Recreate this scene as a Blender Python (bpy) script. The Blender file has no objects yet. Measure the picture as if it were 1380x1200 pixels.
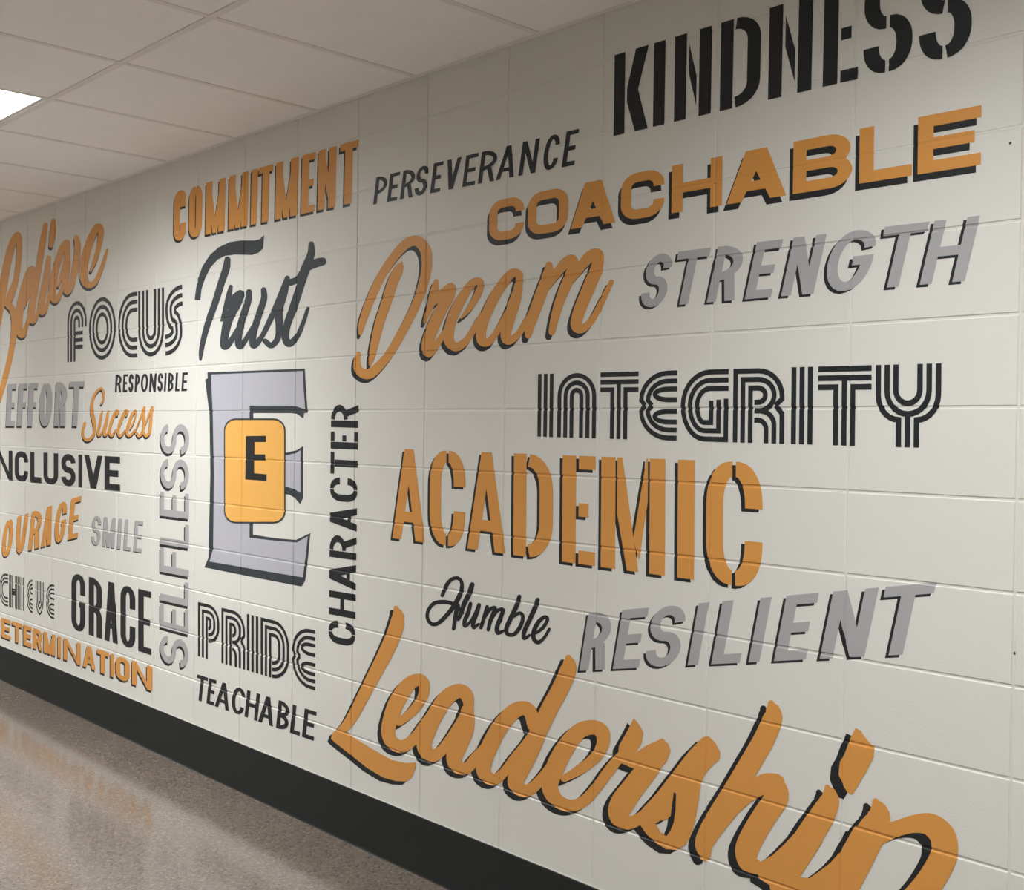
import bpy, math, random
import numpy as np
from mathutils import Vector, Matrix
from mathutils.geometry import delaunay_2d_cdt

S = bpy.context.scene
COL = S.collection
random.seed(7)

# ------------------------------------------------------------------ camera
FPX = 1514.6                       # focal length for a 1380 x 1200 frame
YAW, PITCH, ROLL = 0.80682, -0.0134, 0.01368
CAMP = np.array([-2.4852, -1.0045, 1.5605])
_F = np.array([math.cos(YAW)*math.cos(PITCH), math.sin(YAW)*math.cos(PITCH), math.sin(PITCH)])
_R0 = np.array([math.sin(YAW), -math.cos(YAW), 0.0])
_U0 = np.cross(_R0, _F)
_R = math.cos(ROLL)*_R0 + math.sin(ROLL)*_U0
_U = -math.sin(ROLL)*_R0 + math.cos(ROLL)*_U0
cd = bpy.data.cameras.new('camera')
cam = bpy.data.objects.new('camera', cd)
COL.objects.link(cam)
cd.sensor_fit = 'HORIZONTAL'
cd.sensor_width = 36.0
cd.lens = 36.0*FPX/1380.0
cd.clip_start = 0.02
M = Matrix.Identity(4)
for i in range(3):
    M[i][0], M[i][1], M[i][2], M[i][3] = _R[i], _U[i], -_F[i], CAMP[i]
cam.matrix_world = M
S.camera = cam

# ------------------------------------------------------------------ world, exposure
w = bpy.data.worlds.new('world')
S.world = w
w.use_nodes = True
w.node_tree.nodes['Background'].inputs[0].default_value = (0.8, 0.8, 0.85, 1)
w.node_tree.nodes['Background'].inputs[1].default_value = 0.15
S.view_settings.view_transform = 'Standard'
S.view_settings.look = 'None'
S.view_settings.exposure = 0.0
S.view_settings.gamma = 1.0
S.view_settings.use_curve_mapping = False
S.cycles.use_denoising = True
S.cycles.max_bounces = 8
S.cycles.diffuse_bounces = 5
LIGHT_POWER = 45.0                  # radiance of the troffer lenses

# ------------------------------------------------------------------ helpers
def srgb(r, g, b):
    f = lambda c: (c/255/12.92) if c/255 <= 0.04045 else ((c/255+0.055)/1.055)**2.4
    return (f(r), f(g), f(b), 1)

def mat(name, col, rough=0.5, spec=0.5, noise=None, bump=None):
    m = bpy.data.materials.new(name)
    m.use_nodes = True
    nt = m.node_tree
    b = nt.nodes['Principled BSDF']
    b.inputs['Base Color'].default_value = col
    b.inputs['Roughness'].default_value = rough
    b.inputs['Specular IOR Level'].default_value = spec
    tc = nt.nodes.new('ShaderNodeNewGeometry')
    if noise:
        sc, amt = noise
        n = nt.nodes.new('ShaderNodeTexNoise')
        n.inputs['Scale'].default_value = sc
        n.inputs['Detail'].default_value = 4
        nt.links.new(tc.outputs['Position'], n.inputs['Vector'])
        mr = nt.nodes.new('ShaderNodeMapRange')
        mr.inputs['To Min'].default_value = 1-amt
        mr.inputs['To Max'].default_value = 1+amt
        nt.links.new(n.outputs['Fac'], mr.inputs['Value'])
        mx = nt.nodes.new('ShaderNodeMix')
        mx.data_type = 'RGBA'
        mx.blend_type = 'MULTIPLY'
        mx.inputs['Factor'].default_value = 1
        mx.inputs['A'].default_value = col
        nt.links.new(mr.outputs['Result'], mx.inputs['B'])
        nt.links.new(mx.outputs['Result'], b.inputs['Base Color'])
    if bump:
        sc, st, dist = bump
        n = nt.nodes.new('ShaderNodeTexNoise')
        n.inputs['Scale'].default_value = sc
        n.inputs['Detail'].default_value = 5
        nt.links.new(tc.outputs['Position'], n.inputs['Vector'])
        bp = nt.nodes.new('ShaderNodeBump')
        bp.inputs['Strength'].default_value = st
        bp.inputs['Distance'].default_value = dist
        nt.links.new(n.outputs['Fac'], bp.inputs['Height'])
        nt.links.new(bp.outputs['Normal'], b.inputs['Normal'])
    return m

WALL = mat('wall_paint', srgb(222, 220, 212), 0.42, 0.4, (3.0, 0.02), (260, 0.25, 0.002))
WALL2 = mat('opposite_wall_paint', srgb(150, 146, 138), 0.6, 0.3, (3.0, 0.03))
BASE = mat('black_cove_base', srgb(30, 32, 31), 0.6, 0.3, (6, 0.15))
ORANGE = mat('orange_paint', srgb(217, 152, 76), 0.45, 0.3, (8, 0.03), (260, 0.2, 0.002))
BLACK = mat('black_paint', srgb(38, 40, 42), 0.45, 0.3, (8, 0.08), (260, 0.2, 0.002))
SLATE = mat('slate_black_paint', srgb(58, 63, 67), 0.45, 0.3, (8, 0.08), (260, 0.2, 0.002))
GREY = mat('grey_paint', srgb(172, 170, 170), 0.45, 0.3, (8, 0.03), (260, 0.2, 0.002))
LILAC = mat('emblem_grey_paint', srgb(184, 183, 190), 0.45, 0.3, (8, 0.03), (260, 0.2, 0.002))
GOLD = mat('gold_paint', srgb(236, 178, 92), 0.45, 0.3, (8, 0.03), (260, 0.2, 0.002))
TILE = mat('ceiling_tile_board', srgb(247, 242, 236), 0.9, 0.1, (9, 0.03), (400, 0.3, 0.002))
TEE = mat('ceiling_tee_enamel', srgb(232, 225, 217), 0.6, 0.3)
STEEL = mat('white_troffer_enamel', srgb(225, 225, 225), 0.5, 0.3)
SCREW = mat('dark_steel', srgb(60, 58, 55), 0.4, 0.5)

def lens_mat(power):
  LENS = bpy.data.materials.new('lit_troffer_lens')
  LENS.use_nodes = True
  _b = LENS.node_tree.nodes['Principled BSDF']
  _b.inputs['Base Color'].default_value = (0.9, 0.9, 0.9, 1)
  _b.inputs['Emission Color'].default_value = (0.97, 0.995, 1.02, 1)
  # a prismatic lens throws most of its light straight down: radiance falls with cos(angle)^1.25
  _n = LENS.node_tree.nodes
  _g = _n.new('ShaderNodeNewGeometry')
  _d = _n.new('ShaderNodeVectorMath')
  _d.operation = 'DOT_PRODUCT'
  LENS.node_tree.links.new(_g.outputs['Normal'], _d.inputs[0])
  LENS.node_tree.links.new(_g.outputs['Incoming'], _d.inputs[1])
  _p = _n.new('ShaderNodeMath')
  _p.operation = 'POWER'
  _p.inputs[1].default_value = 1.25
  LENS.node_tree.links.new(_d.outputs['Value'], _p.inputs[0])
  _q = _n.new('ShaderNodeMath')
  _q.operation = 'MULTIPLY'
  _q.inputs[1].default_value = power
  LENS.node_tree.links.new(_p.outputs[0], _q.inputs[0])
  LENS.node_tree.links.new(_q.outputs[0], _b.inputs['Emission Strength'])
  return LENS

def floor_mat():
    m = bpy.data.materials.new('terrazzo_floor')
    m.use_nodes = True
    nt = m.node_tree
    b = nt.nodes['Principled BSDF']
    g = nt.nodes.new('ShaderNodeNewGeometry')
    v = nt.nodes.new('ShaderNodeTexVoronoi')
    v.inputs['Scale'].default_value = 125
    nt.links.new(g.outputs['Position'], v.inputs['Vector'])
    r = nt.nodes.new('ShaderNodeValToRGB')
    sep = nt.nodes.new('ShaderNodeSeparateColor')
    nt.links.new(v.outputs['Color'], sep.inputs[0])
    nt.links.new(sep.outputs[0], r.inputs['Fac'])
    e = r.color_ramp.elements
    e[0].position = 0.0
    e[0].color = srgb(118, 105, 94)
    e[1].position = 1.0
    e[1].color = srgb(172, 157, 144)
    for p, c in ((0.18, (136, 122, 110)), (0.5, (146, 132, 119)), (0.85, (154, 140, 127))):
        q = e.new(p)
        q.color = srgb(*c)
    n = nt.nodes.new('ShaderNodeTexNoise')
    n.inputs['Scale'].default_value = 2.2
    n.inputs['Detail'].default_value = 6
    nt.links.new(g.outputs['Position'], n.inputs['Vector'])
    mr = nt.nodes.new('ShaderNodeMapRange')
    mr.inputs['To Min'].default_value = 0.52
    mr.inputs['To Max'].default_value = 0.66
    nt.links.new(n.outputs['Fac'], mr.inputs['Value'])
    mx = nt.nodes.new('ShaderNodeMix')
    mx.data_type = 'RGBA'
    mx.blend_type = 'MULTIPLY'
    mx.inputs['Factor'].default_value = 1
    nt.links.new(r.outputs['Color'], mx.inputs['A'])
    nt.links.new(mr.outputs['Result'], mx.inputs['B'])
    nt.links.new(mx.outputs['Result'], b.inputs['Base Color'])
    b.inputs['Roughness'].default_value = 0.13
    b.inputs['IOR'].default_value = 2.25
    bp = nt.nodes.new('ShaderNodeBump')
    bp.inputs['Strength'].default_value = 0.05
    bp.inputs['Distance'].default_value = 0.002
    n2 = nt.nodes.new('ShaderNodeTexNoise')
    n2.inputs['Scale'].default_value = 60
    nt.links.new(g.outputs['Position'], n2.inputs['Vector'])
    nt.links.new(n2.outputs['Fac'], bp.inputs['Height'])
    nt.links.new(bp.outputs['Normal'], b.inputs['Normal'])
    return m
FLOOR = floor_mat()

def mesh_data(name, verts, faces, m):
    me = bpy.data.meshes.new(name)
    me.from_pydata([tuple(v) for v in verts], [], faces)
    me.materials.append(m)
    me.update()
    return me

def link(name, me, parent=None, loc=(0, 0, 0), kind=None):
    o = bpy.data.objects.new(name, me)
    COL.objects.link(o)
    o.location = loc
    if parent:
        o.parent = parent
    if kind:
        o['kind'] = kind
    return o

def tag(o, label, cat, group=None):
    o['label'] = label
    o['category'] = cat
    if group:
        o['group'] = group
    return o

BOXF = [(0, 3, 2, 1), (4, 5, 6, 7), (0, 1, 5, 4), (1, 2, 6, 5), (2, 3, 7, 6), (3, 0, 4, 7)]
def box_vf(x0, y0, z0, x1, y1, z1):
    return [(x0, y0, z0), (x1, y0, z0), (x1, y1, z0), (x0, y1, z0),
            (x0, y0, z1), (x1, y0, z1), (x1, y1, z1), (x0, y1, z1)], list(BOXF)

def box(name, m, x0, y0, z0, x1, y1, z1, parent=None, kind=None):
    v, f = box_vf(x0, y0, z0, x1, y1, z1)
    return link(name, mesh_data(name, v, f, m), parent, kind=kind)

# ------------------------------------------------------------------ the corridor
BW, BH = 0.4064, 0.2032            # concrete block module
JG, JN, JD = 0.0048, 0.0022, 0.0024  # joint half width outside / inside, depth
CH = 2.79                          # ceiling height
Y0, Y1 = -6.0, 13.2
XW = -2.82                         # opposite wall

fl = box('floor', FLOOR, XW-0.1, Y0-0.1, -0.1, 0.1, Y1+0.1, 0.0, kind='structure')

wall = box('wall_right', WALL, JD, Y0-0.1, 0.0, 0.12, Y1+0.1, CH+0.1, kind='structure')

JS = 0.0007                        # the top courses have their bed joints struck almost flush
def bed_depth(row):
    return JS if 11 <= row <= 13 else JD

def block_vf(y0, z0, y1, z1):
    a = JG
    n = JN
    v = []
    for (dx, g) in ((JD+0.001, n), (JD, n), (0.0, a)):
        v += [(dx, y0+g, z0+g), (dx, y1-g, z0+g), (dx, y1-g, z1-g), (dx, y0+g, z1-g)]
    f = [(8, 11, 10, 9)]
    for r in (0, 4):
        for i in range(4):
            j = (i+1) % 4
            f.append((r+i, r+4+i, r+4+j, r+j))
    return v, f

TOPZ = BH*13
_v, _f = block_vf(0, 0, BW, BH)
BLOCK_ME = mesh_data('block', _v, _f, WALL)
_v, _f = block_vf(0, 0, BW, CH-TOPZ+0.02)
BLOCK_TOP = mesh_data('cut_block', _v, _f, WALL)
for r in (11, 12, 13):
    _p = [(JS, -JN), (JS, JN), (JD, JG), (JD+0.001, JG), (JD+0.001, -JG), (JD, -JG)]
    _v = [(x, Y0, r*BH+z) for x, z in _p] + [(x, Y1, r*BH+z) for x, z in _p]
    _f = [(i, (i+1) % 6, 6+(i+1) % 6, 6+i) for i in range(6)] + [(5, 4, 3, 2, 1, 0), (6, 7, 8, 9, 10, 11)]
    link('mortar_bead', mesh_data('mortar_bead', _v, _f, WALL), wall)
for k in range(-3, 17):
    for r in range(1, 14):
        link('block', BLOCK_ME if r < 13 else BLOCK_TOP, wall, (0, k*BW, r*BH))
# the same blocks further along the corridor, past what can be picked apart
vv, ff = [], []
k0, k1 = int(math.floor(Y0/BW)), int(math.ceil(Y1/BW))
for k in list(range(k0, -3)) + list(range(17, k1)):
    for r in range(1, 14):
        a, b = block_vf(0, 0, BW, BH if r < 13 else CH-TOPZ+0.02)
        n = len(vv)
        vv += [(p[0], p[1]+k*BW, p[2]+r*BH) for p in a]
        ff += [tuple(i+n for i in q) for q in b]
link('distant_blocks', mesh_data('distant_blocks', vv, ff, WALL), wall, kind='stuff')

# cove base: flat rubber strip with a curved toe
prof = [(0.003, 0.2055), (-0.003, 0.2055), (-0.0048, 0.2035), (-0.0050, 0.06), (-0.0052, 0.02),
        (-0.0058, 0.009), (-0.0075, 0.003), (-0.0095, 0.001), (-0.0095, 0.0), (0.003, 0.0)]
vv = [(x, Y0, z) for x, z in prof] + [(x, Y1, z) for x, z in prof]
n = len(prof)
ff = [(i, (i+1) % n, n+(i+1) % n, n+i) for i in range(n)] + [tuple(range(n))[::-1], tuple(range(n, 2*n))]
link('baseboard_right', mesh_data('baseboard_right', vv, ff, BASE), kind='structure')
# bead of wall paint and caulk along the top of the base
box('trim_1', WALL, -0.0022, Y0, 0.2052, 0.001, Y1, 0.2085, kind='structure')

box('wall_left', WALL2, XW-0.12, Y0-0.1, 0.0, XW, Y1+0.1, CH+0.1, kind='structure')
box('wall_back', WALL2, XW, Y0-0.12, 0.0, 0.0, Y0, CH+0.1, kind='structure')
box('wall_far', WALL2, XW, Y1, 0.0, 0.0, Y1+0.12, CH+0.1, kind='structure')
box('baseboard_left', BASE, XW, Y0, 0.0, XW+0.005, Y1, 0.203, kind='structure')

# suspended ceiling
ceil = box('ceiling', TILE, XW-0.1, Y0-0.1, CH+0.06, 0.1, Y1+0.1, CH+0.1, kind='structure')
XT1, XT2 = -0.80, -2.02
TP = 0.61
TO = 0.26
LIGHTS = [0.26+TP*k for k in (-7, -1, 5, 11, 17)]
ks = range(int(math.floor((Y0-TO)/TP)), int(math.ceil((Y1-TO)/TP)))
TW = 0.012
def tile_me(wx):
    # lay-in board with a softened lower edge
    x1, y1 = wx-2*TW+0.002, TP-2*TW+0.002
    e = 0.004
    v = [(0, 0, 0.02), (x1, 0, 0.02), (x1, y1, 0.02), (0, y1, 0.02),
         (0, 0, 0.003), (x1, 0, 0.003), (x1, y1, 0.003), (0, y1, 0.003),
         (e, e, 0.0), (x1-e, e, 0.0), (x1-e, y1-e, 0.0), (e, y1-e, 0.0)]
    f = [(0, 1, 2, 3), (8, 11, 10, 9)]
    for r in (0, 4):
        for i in range(4):
            j = (i+1) % 4
            f.append((r+i, r+4+i, r+4+j, r+j))
    return mesh_data('ceiling_tile', v, f, TILE)
bays = [(XT1, 0.0), (XT2, XT1), (XW, XT2)]
tms = [tile_me(b-a) for a, b in bays]
for k in ks:
    y = TO+k*TP
    for i, (a, b) in enumerate(bays):
        if i == 1 and any(abs(y-q) < 0.01 for q in LIGHTS):
            continue
        link('ceiling_tile', tms[i], ceil,
             (a+TW-0.001, y+TW-0.001, CH+0.0008+random.uniform(0, 0.0010)))
for x in (XT1, XT2):
    box('main_tee', TEE, x-TW, Y0, CH, x+TW, Y1, CH+0.004, ceil)
    box('tee_web', TEE, x-0.002, Y0, CH+0.004, x+0.002, Y1, CH+0.04, ceil)
box('wall_angle', TEE, -0.022, Y0, CH, 0.0, Y1, CH+0.003, ceil)
box('wall_angle', TEE, XW, Y0, CH, XW+0.022, Y1, CH+0.003, ceil)
cross = {}
for k in ks:
    y = TO+k*TP
    for i, (a, b) in enumerate(bays):
        if i not in cross:
            v, f = box_vf(a+TW, -TW, CH+0.0002, b-TW, TW, CH+0.004)
            cross[i] = mesh_data('cross_tee', v, f, TEE)
        link('cross_tee', cross[i], ceil, (0, y, 0))

# troffers: steel housing, frame and lit lens
LBL = {LIGHTS[2]: 'lit square-cornered fluorescent ceiling light at the upper left of the mural corridor'}
for y in LIGHTS:
    r = bpy.data.objects.new('ceiling_light', None)
    COL.objects.link(r)
    r.location = ((XT1+XT2)/2, y+TP/2, CH)
    hx, hy = (XT1-XT2)/2-TW+0.001, TP/2-TW+0.001
    where = {0: 'farthest behind the camera', 1: 'nearest the camera, overhead',
             3: 'second along the corridor beyond the mural', 4: 'last toward the far end wall'}
    i = LIGHTS.index(y)
    tag(r, LBL.get(y, 'lit white recessed ceiling light, %s' % where.get(i, '')), 'ceiling light', 'recessed ceiling lights')
    v, f = [], []
    t = 0.016
    for bx in ((-hx, -hy, 0.0045, hx, -hy+t, 0.012), (-hx, hy-t, 0.0045, hx, hy, 0.012),
               (-hx, -hy+t, 0.0045, -hx+t, hy-t, 0.012), (hx-t, -hy+t, 0.0045, hx, hy-t, 0.012)):
        a, b = box_vf(*bx)
        n = len(v)
        v += a
        f += [tuple(q+n for q in p) for p in b]
    link('frame', mesh_data('frame', v, f, STEEL), r)
    v, f = box_vf(-hx, -hy, 0.0125, hx, hy, 0.05)
    link('housing', mesh_data('housing', v, f[1:], STEEL), r)
    v, f = box_vf(-hx+t, -hy+t, 0.007, hx-t, hy-t, 0.010)
    link('lens', mesh_data('lens', v, f, lens_mat(LIGHT_POWER*(1, .86, 1.28, 1.7, 1)[i])), r)

# ------------------------------------------------------------------ lettering: plan of the wall
# Survey of the painted wall: a sight line from the survey point through a
# picture coordinate, met with the wall plane x = 0, gives (y, z) in metres.
def on_wall(px, py):
    d = _F + _R*((px-690.0)/FPX) - _U*((py-600.0)/FPX)
    t = -CAMP[0]/d[0]
    return (CAMP[1]+d[1]*t, CAMP[2]+d[2]*t)

def joint_depth(y, z):
    dz = abs(z/BH-round(z/BH))*BH
    dy = abs(y/BW-round(y/BW))*BW
    def dip(d, full):
        if d >= JG-1e-6:
            return 0.0
        if d <= JN+1e-6:
            return full
        return full*(JG-d)/(JG-JN)
    bed = bed_depth(round(z/BH))
    if bed < JD and dz < JG-1e-6:
        return dip(dz, bed) if dy >= JG-1e-6 or dz <= JN+1e-6 else bed+(dip(dy, JD)-bed)*(dz-JN)/(JG-JN)
    return max(dip(dz, bed), dip(dy, JD))

def in_poly(P, x, y):
    # winding number of every polygon P (n,2) around points x,y (arrays)
    wn = np.zeros(len(x), int)
    for i in range(len(P)):
        x0, y0 = P[i]
        x1, y1 = P[(i+1) % len(P)]
        s = (x1-x0)*(y-y0)-(x-x0)*(y1-y0)
        wn += ((y0 <= y) & (y1 > y) & (s > 0)).astype(int)
        wn -= ((y0 > y) & (y1 <= y) & (s < 0)).astype(int)
    return wn != 0

def painted(name, polys, m, parent, lift, holes=()):
    """Union of the outlines as one coat of paint that dips into the mortar joints."""
    allp = list(polys)+list(holes)
    pts = np.array([p for P in allp for p in P])
    lo, hi = pts.min(0)-0.004, pts.max(0)+0.004
    V, E = [], []
    for P in allp:
        n = len(V)
        V += [Vector((p[0], p[1])) for p in P]
        E += [(n+i, n+(i+1) % len(P)) for i in range(len(P))]
    for ax, mod in ((0, BW), (1, BH)):
        for k in range(int(math.floor(lo[ax]/mod)), int(math.ceil(hi[ax]/mod))+1):
            for s in (-JG, -JN, JN, JG):
                c = k*mod+s
                if lo[ax] < c < hi[ax]:
                    n = len(V)
                    if ax == 0:
                        V += [Vector((c, lo[1])), Vector((c, hi[1]))]
                    else:
                        V += [Vector((lo[0], c)), Vector((hi[0], c))]
                    E.append((n, n+1))
    r = delaunay_2d_cdt(V, E, [], 0, 1e-6)
    v = np.array([(a[0], a[1]) for a in r[0]])
    T = np.array([t for t in r[2] if len(t) == 3])
    c = v[T].mean(1)
    ok = np.zeros(len(T), bool)
    for P in polys:
        ok |= in_poly(P, c[:, 0], c[:, 1])
    for P in holes:
        ok &= ~in_poly(P, c[:, 0], c[:, 1])
    T = T[ok]
    used = np.unique(T)
    idx = -np.ones(len(v), int)
    idx[used] = np.arange(len(used))
    org = v[used].mean(0)
    verts = [(joint_depth(v[i][0], v[i][1])-lift, v[i][0]-org[0], v[i][1]-org[1]) for i in used]
    faces = []
    for t in T:
        a, b, d = (v[i] for i in t)
        s = (b[0]-a[0])*(d[1]-a[1])-(b[1]-a[1])*(d[0]-a[0])
        q = [int(idx[i]) for i in t]
        if abs(s) < 1e-12:
            continue
        faces.append(tuple(q) if s < 0 else tuple(q[::-1]))   # normal towards -x, the corridor
    me = mesh_data(name, verts, faces, m)
    pl = Vector((0, 0, 0))
    q = parent
    while q is not None:
        pl += Vector(q.location)
        q = q.parent
    return link(name, me, parent, (-pl.x, org[0]-pl.y, org[1]-pl.z))

# ------------------------------------------------------------------ pen strokes
def offs(P, d):
    """offset an open polyline sideways by d, mitred"""
    P = [np.array(p, float) for p in P]
    out = []
    n = len(P)
    for i in range(n):
        a = P[i]-P[i-1] if i > 0 else None
        b = P[i+1]-P[i] if i < n-1 else None
        if a is None:
            a = b
        if b is None:
            b = a
        a = a/(np.linalg.norm(a)+1e-12)
        b = b/(np.linalg.norm(b)+1e-12)
        na, nb = np.array([-a[1], a[0]]), np.array([-b[1], b[0]])
        s = na+nb
        L = np.dot(s, s)
        if L < 0.25:
            mvec = na
        else:
            mvec = s*2/L
        out.append(P[i]+mvec*d)
    return out

def stroke(P, wd=1.0, o=0.0):
    Q = []
    for p in P:
        if not Q or abs(p[0]-Q[-1][0])+abs(p[1]-Q[-1][1]) > 1e-4:
            Q.append(p)
    A, B = offs(Q, o+wd/2), offs(Q, o-wd/2)
    return [[A[i], A[i+1], B[i+1], B[i]] for i in range(len(Q)-1)]

def rnd(P, rx, ry, N=7, sharp=()):
    """round the inner corners of an axis-aligned path with quarter ellipses"""
    P = [tuple(map(float, p)) for p in P]
    n = len(P)
    out = [P[0]]
    def ln(a, b):
        return math.hypot(a[0]-b[0], a[1]-b[1])
    for i in range(1, n-1):
        A, C, B = P[i-1], P[i], P[i+1]
        if i in sharp:
            out.append(C)
            continue
        def arm(X, end):
            L = ln(C, X)
            if L < 1e-6:
                return C
            u = ((X[0]-C[0])/L, (X[1]-C[1])/L)
            r = rx*abs(u[0])+ry*abs(u[1])
            r = min(r, L if end else L/2)
            return (C[0]+u[0]*r, C[1]+u[1]*r)
        a = arm(A, i-1 == 0)
        b = arm(B, i+1 == n-1)
        for k in range(N+1):
            t = math.pi/2*k/N
            out.append((C[0]+(a[0]-C[0])*(1-math.sin(t))+(b[0]-C[0])*(1-math.cos(t)),
                        C[1]+(a[1]-C[1])*(1-math.sin(t))+(b[1]-C[1])*(1-math.cos(t))))
    out.append(P[-1])
    return out

def rect(x0, y0, x1, y1):
    return [(x0, y0), (x1, y0), (x1, y1), (x0, y1)]

# plain, rounded, wide and stencil capitals, drawn with a pen 1 unit wide in a w x h box
def glyph(ch, w, h, st):
    rx, ry = st.get('rx', 9), st.get('ry', 9)
    g = st.get('gap', 0)
    q = st.get('dg', 1.15)
    ce = st.get('ce', 0.31)
    a, b, c, d, m = 0.5, w-0.5, 0.5, h-0.5, h/2
    R = lambda P, **k: rnd(P, rx, ry, **k)
    st1 = rect(0, 0, 1, h)
    if ch == 'I':
        return [rect(0, 0, w, h)]
    if ch in 'EFL':
        x = 1+g if g else 0.5
        o = [st1]
        if ch != 'L':
            o += [rect(x, h-1, w, h), rect(x, m-0.5, w*(0.8 if g else 0.9), m+0.5)]
        if ch != 'F':
            o.append(rect(x, 0, w, 1))
        return o
    if ch == 'T':
        return [rect(0, h-1, w, h), rect(w/2-0.5, 0, w/2+0.5, h-1-g*0.8 if g else h-0.5)]
    if ch == 'H':
        return [st1, rect(w-1, 0, w, h), rect(0.5, m-0.5, w-0.5, m+0.5)]
    if ch == 'N':
        if g:
            return [st1, rect(w-1, 0, w, h), [(1+g, h*0.87), (w-1-g, h*0.47), (w-1-g, h*0.13), (1+g, h*0.53)]]
        return [st1, rect(w-1, 0, w, h), [(0, h), (q, h), (w, 0), (w-q, 0)]]
    if ch == 'M':
        yb = st.get('mb', 0.0)*h
        x0 = 1+g*0.6 if g else 0
        return [st1, rect(w-1, 0, w, h),
                [(x0, h), (x0+(0.35 if g else q), h), (w/2+q/2, yb), (w/2-q/2+0.1, yb), (x0, h*0.5 if g else h)] if g else
                [(0, h), (q, h), (w/2+q/2, yb), (w/2-q/2, yb)],
                [(w-x0, h), (w-x0-(0.35 if g else q), h), (w/2-q/2, yb), (w/2+q/2, yb)] if not g else
                [(w-x0, h), (w-x0-0.1, h), (w/2+q*0.1, h*0.28), (w/2+q*0.55, yb+h*0.1), (w-x0, h*0.62)]]
    if ch == 'A':
        yb = st.get('ab', 0.22)*h
        t = st.get('at', 1.25)
        L = [(0, 0), (q, 0), (w/2+t/2, h), (w/2-t/2, h)]
        Rr = [(w, 0), (w-q, 0), (w/2-t/2, h), (w/2+t/2, h)]
        return [L, Rr, rect(w*0.22, yb, w*0.78, yb+0.9)]
    if ch == 'V':
        t = st.get('at', 1.25)
        return [[(0, h), (q, h), (w/2+t/2, 0), (w/2-t/2, 0)], [(w, h), (w-q, h), (w/2-t/2, 0), (w/2+t/2, 0)]]
    if ch == 'K':
        x0 = 1+g if g else 0.8
        return [st1, [(x0, m+0.05*h), (w-1.15, h), (w, h), (x0+1.0, m), (w, 0), (w-1.15, 0), (x0, m-0.12*h)]]
    if ch == 'O':
        P = R([(w/2, d), (a, d), (a, c), (b, c), (b, d), (w/2, d)])
        return stroke(P)
    if ch == 'C':
        y1, y0 = h*(1-ce), h*ce
        if g:
            xm = w/2
            R = lambda P: rnd(P, min(rx, 0.8*(w/2-0.5)), ry)
            return (stroke(R([(xm-g/2, d), (a, d), (a, c), (xm-g/2, c)])) +
                    stroke(R([(xm+g/2, d), (b, d), (b, y1)])) + stroke(R([(xm+g/2, c), (b, c), (b, y0)])))
        return stroke(R([(b, y1), (b, d), (a, d), (a, c), (b, c), (b, y0)]))
    if ch == 'G':
        y1 = h*(1-ce)
        return stroke(R([(b, y1), (b, d), (a, d), (a, c), (b, c), (b, h*0.5)])) + [rect(w*0.55, h*0.42, w, h*0.42+1)]
    if ch == 'D':
        if g:
            return [st1]+stroke(R([(1+g, d), (b, d), (b, c), (1+g, c)]))
        return [st1]+stroke(R([(0.5, d), (b, d), (b, c), (0.5, c)]))
    if ch == 'B':
        return ([st1]+stroke(R([(0.5, d), (b-0.12, d), (b-0.12, m), (0.5, m)])) +
                stroke(R([(0.5, m), (b, m), (b, c), (0.5, c)])))
    if ch in 'PR':
        yb = h*(0.42 if ch == 'P' else 0.45)
        o = [st1]+stroke(R([(1+g if g else 0.5, d), (b, d), (b, yb), (1+g if g else 0.5, yb)]))
        if ch == 'R':
            if st.get('vleg'):
                o += stroke(rnd([(w*0.5, yb), (b, yb), (b, 0)], 1.2, 1.2))
            else:
                o.append([(w*0.45, yb), (w*0.45+q, yb+0.1), (w, 0), (w-q, 0)])
        return o
    if ch == 'U':
        return stroke(R([(a, h), (a, c), (b, c), (b, h)]))
    if ch == 'S':
        P = [(b, h*0.72), (b, d), (a, d), (a, m), (b, m), (b, c), (a, c), (a, h*0.28)]
        P = rnd(P, 0.42*(w-1), ry) if g else R(P)
        if g:
            # stencil: cut at top, middle and bottom
            cuts = []
            P2, cur = [], []
            for i in range(len(P)-1):
                (x0, y0), (x1, y1) = P[i], P[i+1]
                N = max(1, int(math.hypot(x1-x0, y1-y0)/0.05))
                for k in range(N):
                    P2.append((x0+(x1-x0)*k/N, y0+(y1-y0)*k/N))
            P2.append(P[-1])
            seg, cur = [], []
            for p in P2:
                cut = (abs(p[0]-w/2) < g/2)
                if cut:
                    if len(cur) > 1:
                        seg.append(cur)
                    cur = []
                else:
                    cur.append(p)
            if len(cur) > 1:
                seg.append(cur)
            o = []
            for s_ in seg:
                o += stroke(s_[:1]+s_[1:-1][::4]+s_[-1:])
            return o
        return stroke(P)
    raise ValueError(ch)

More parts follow.
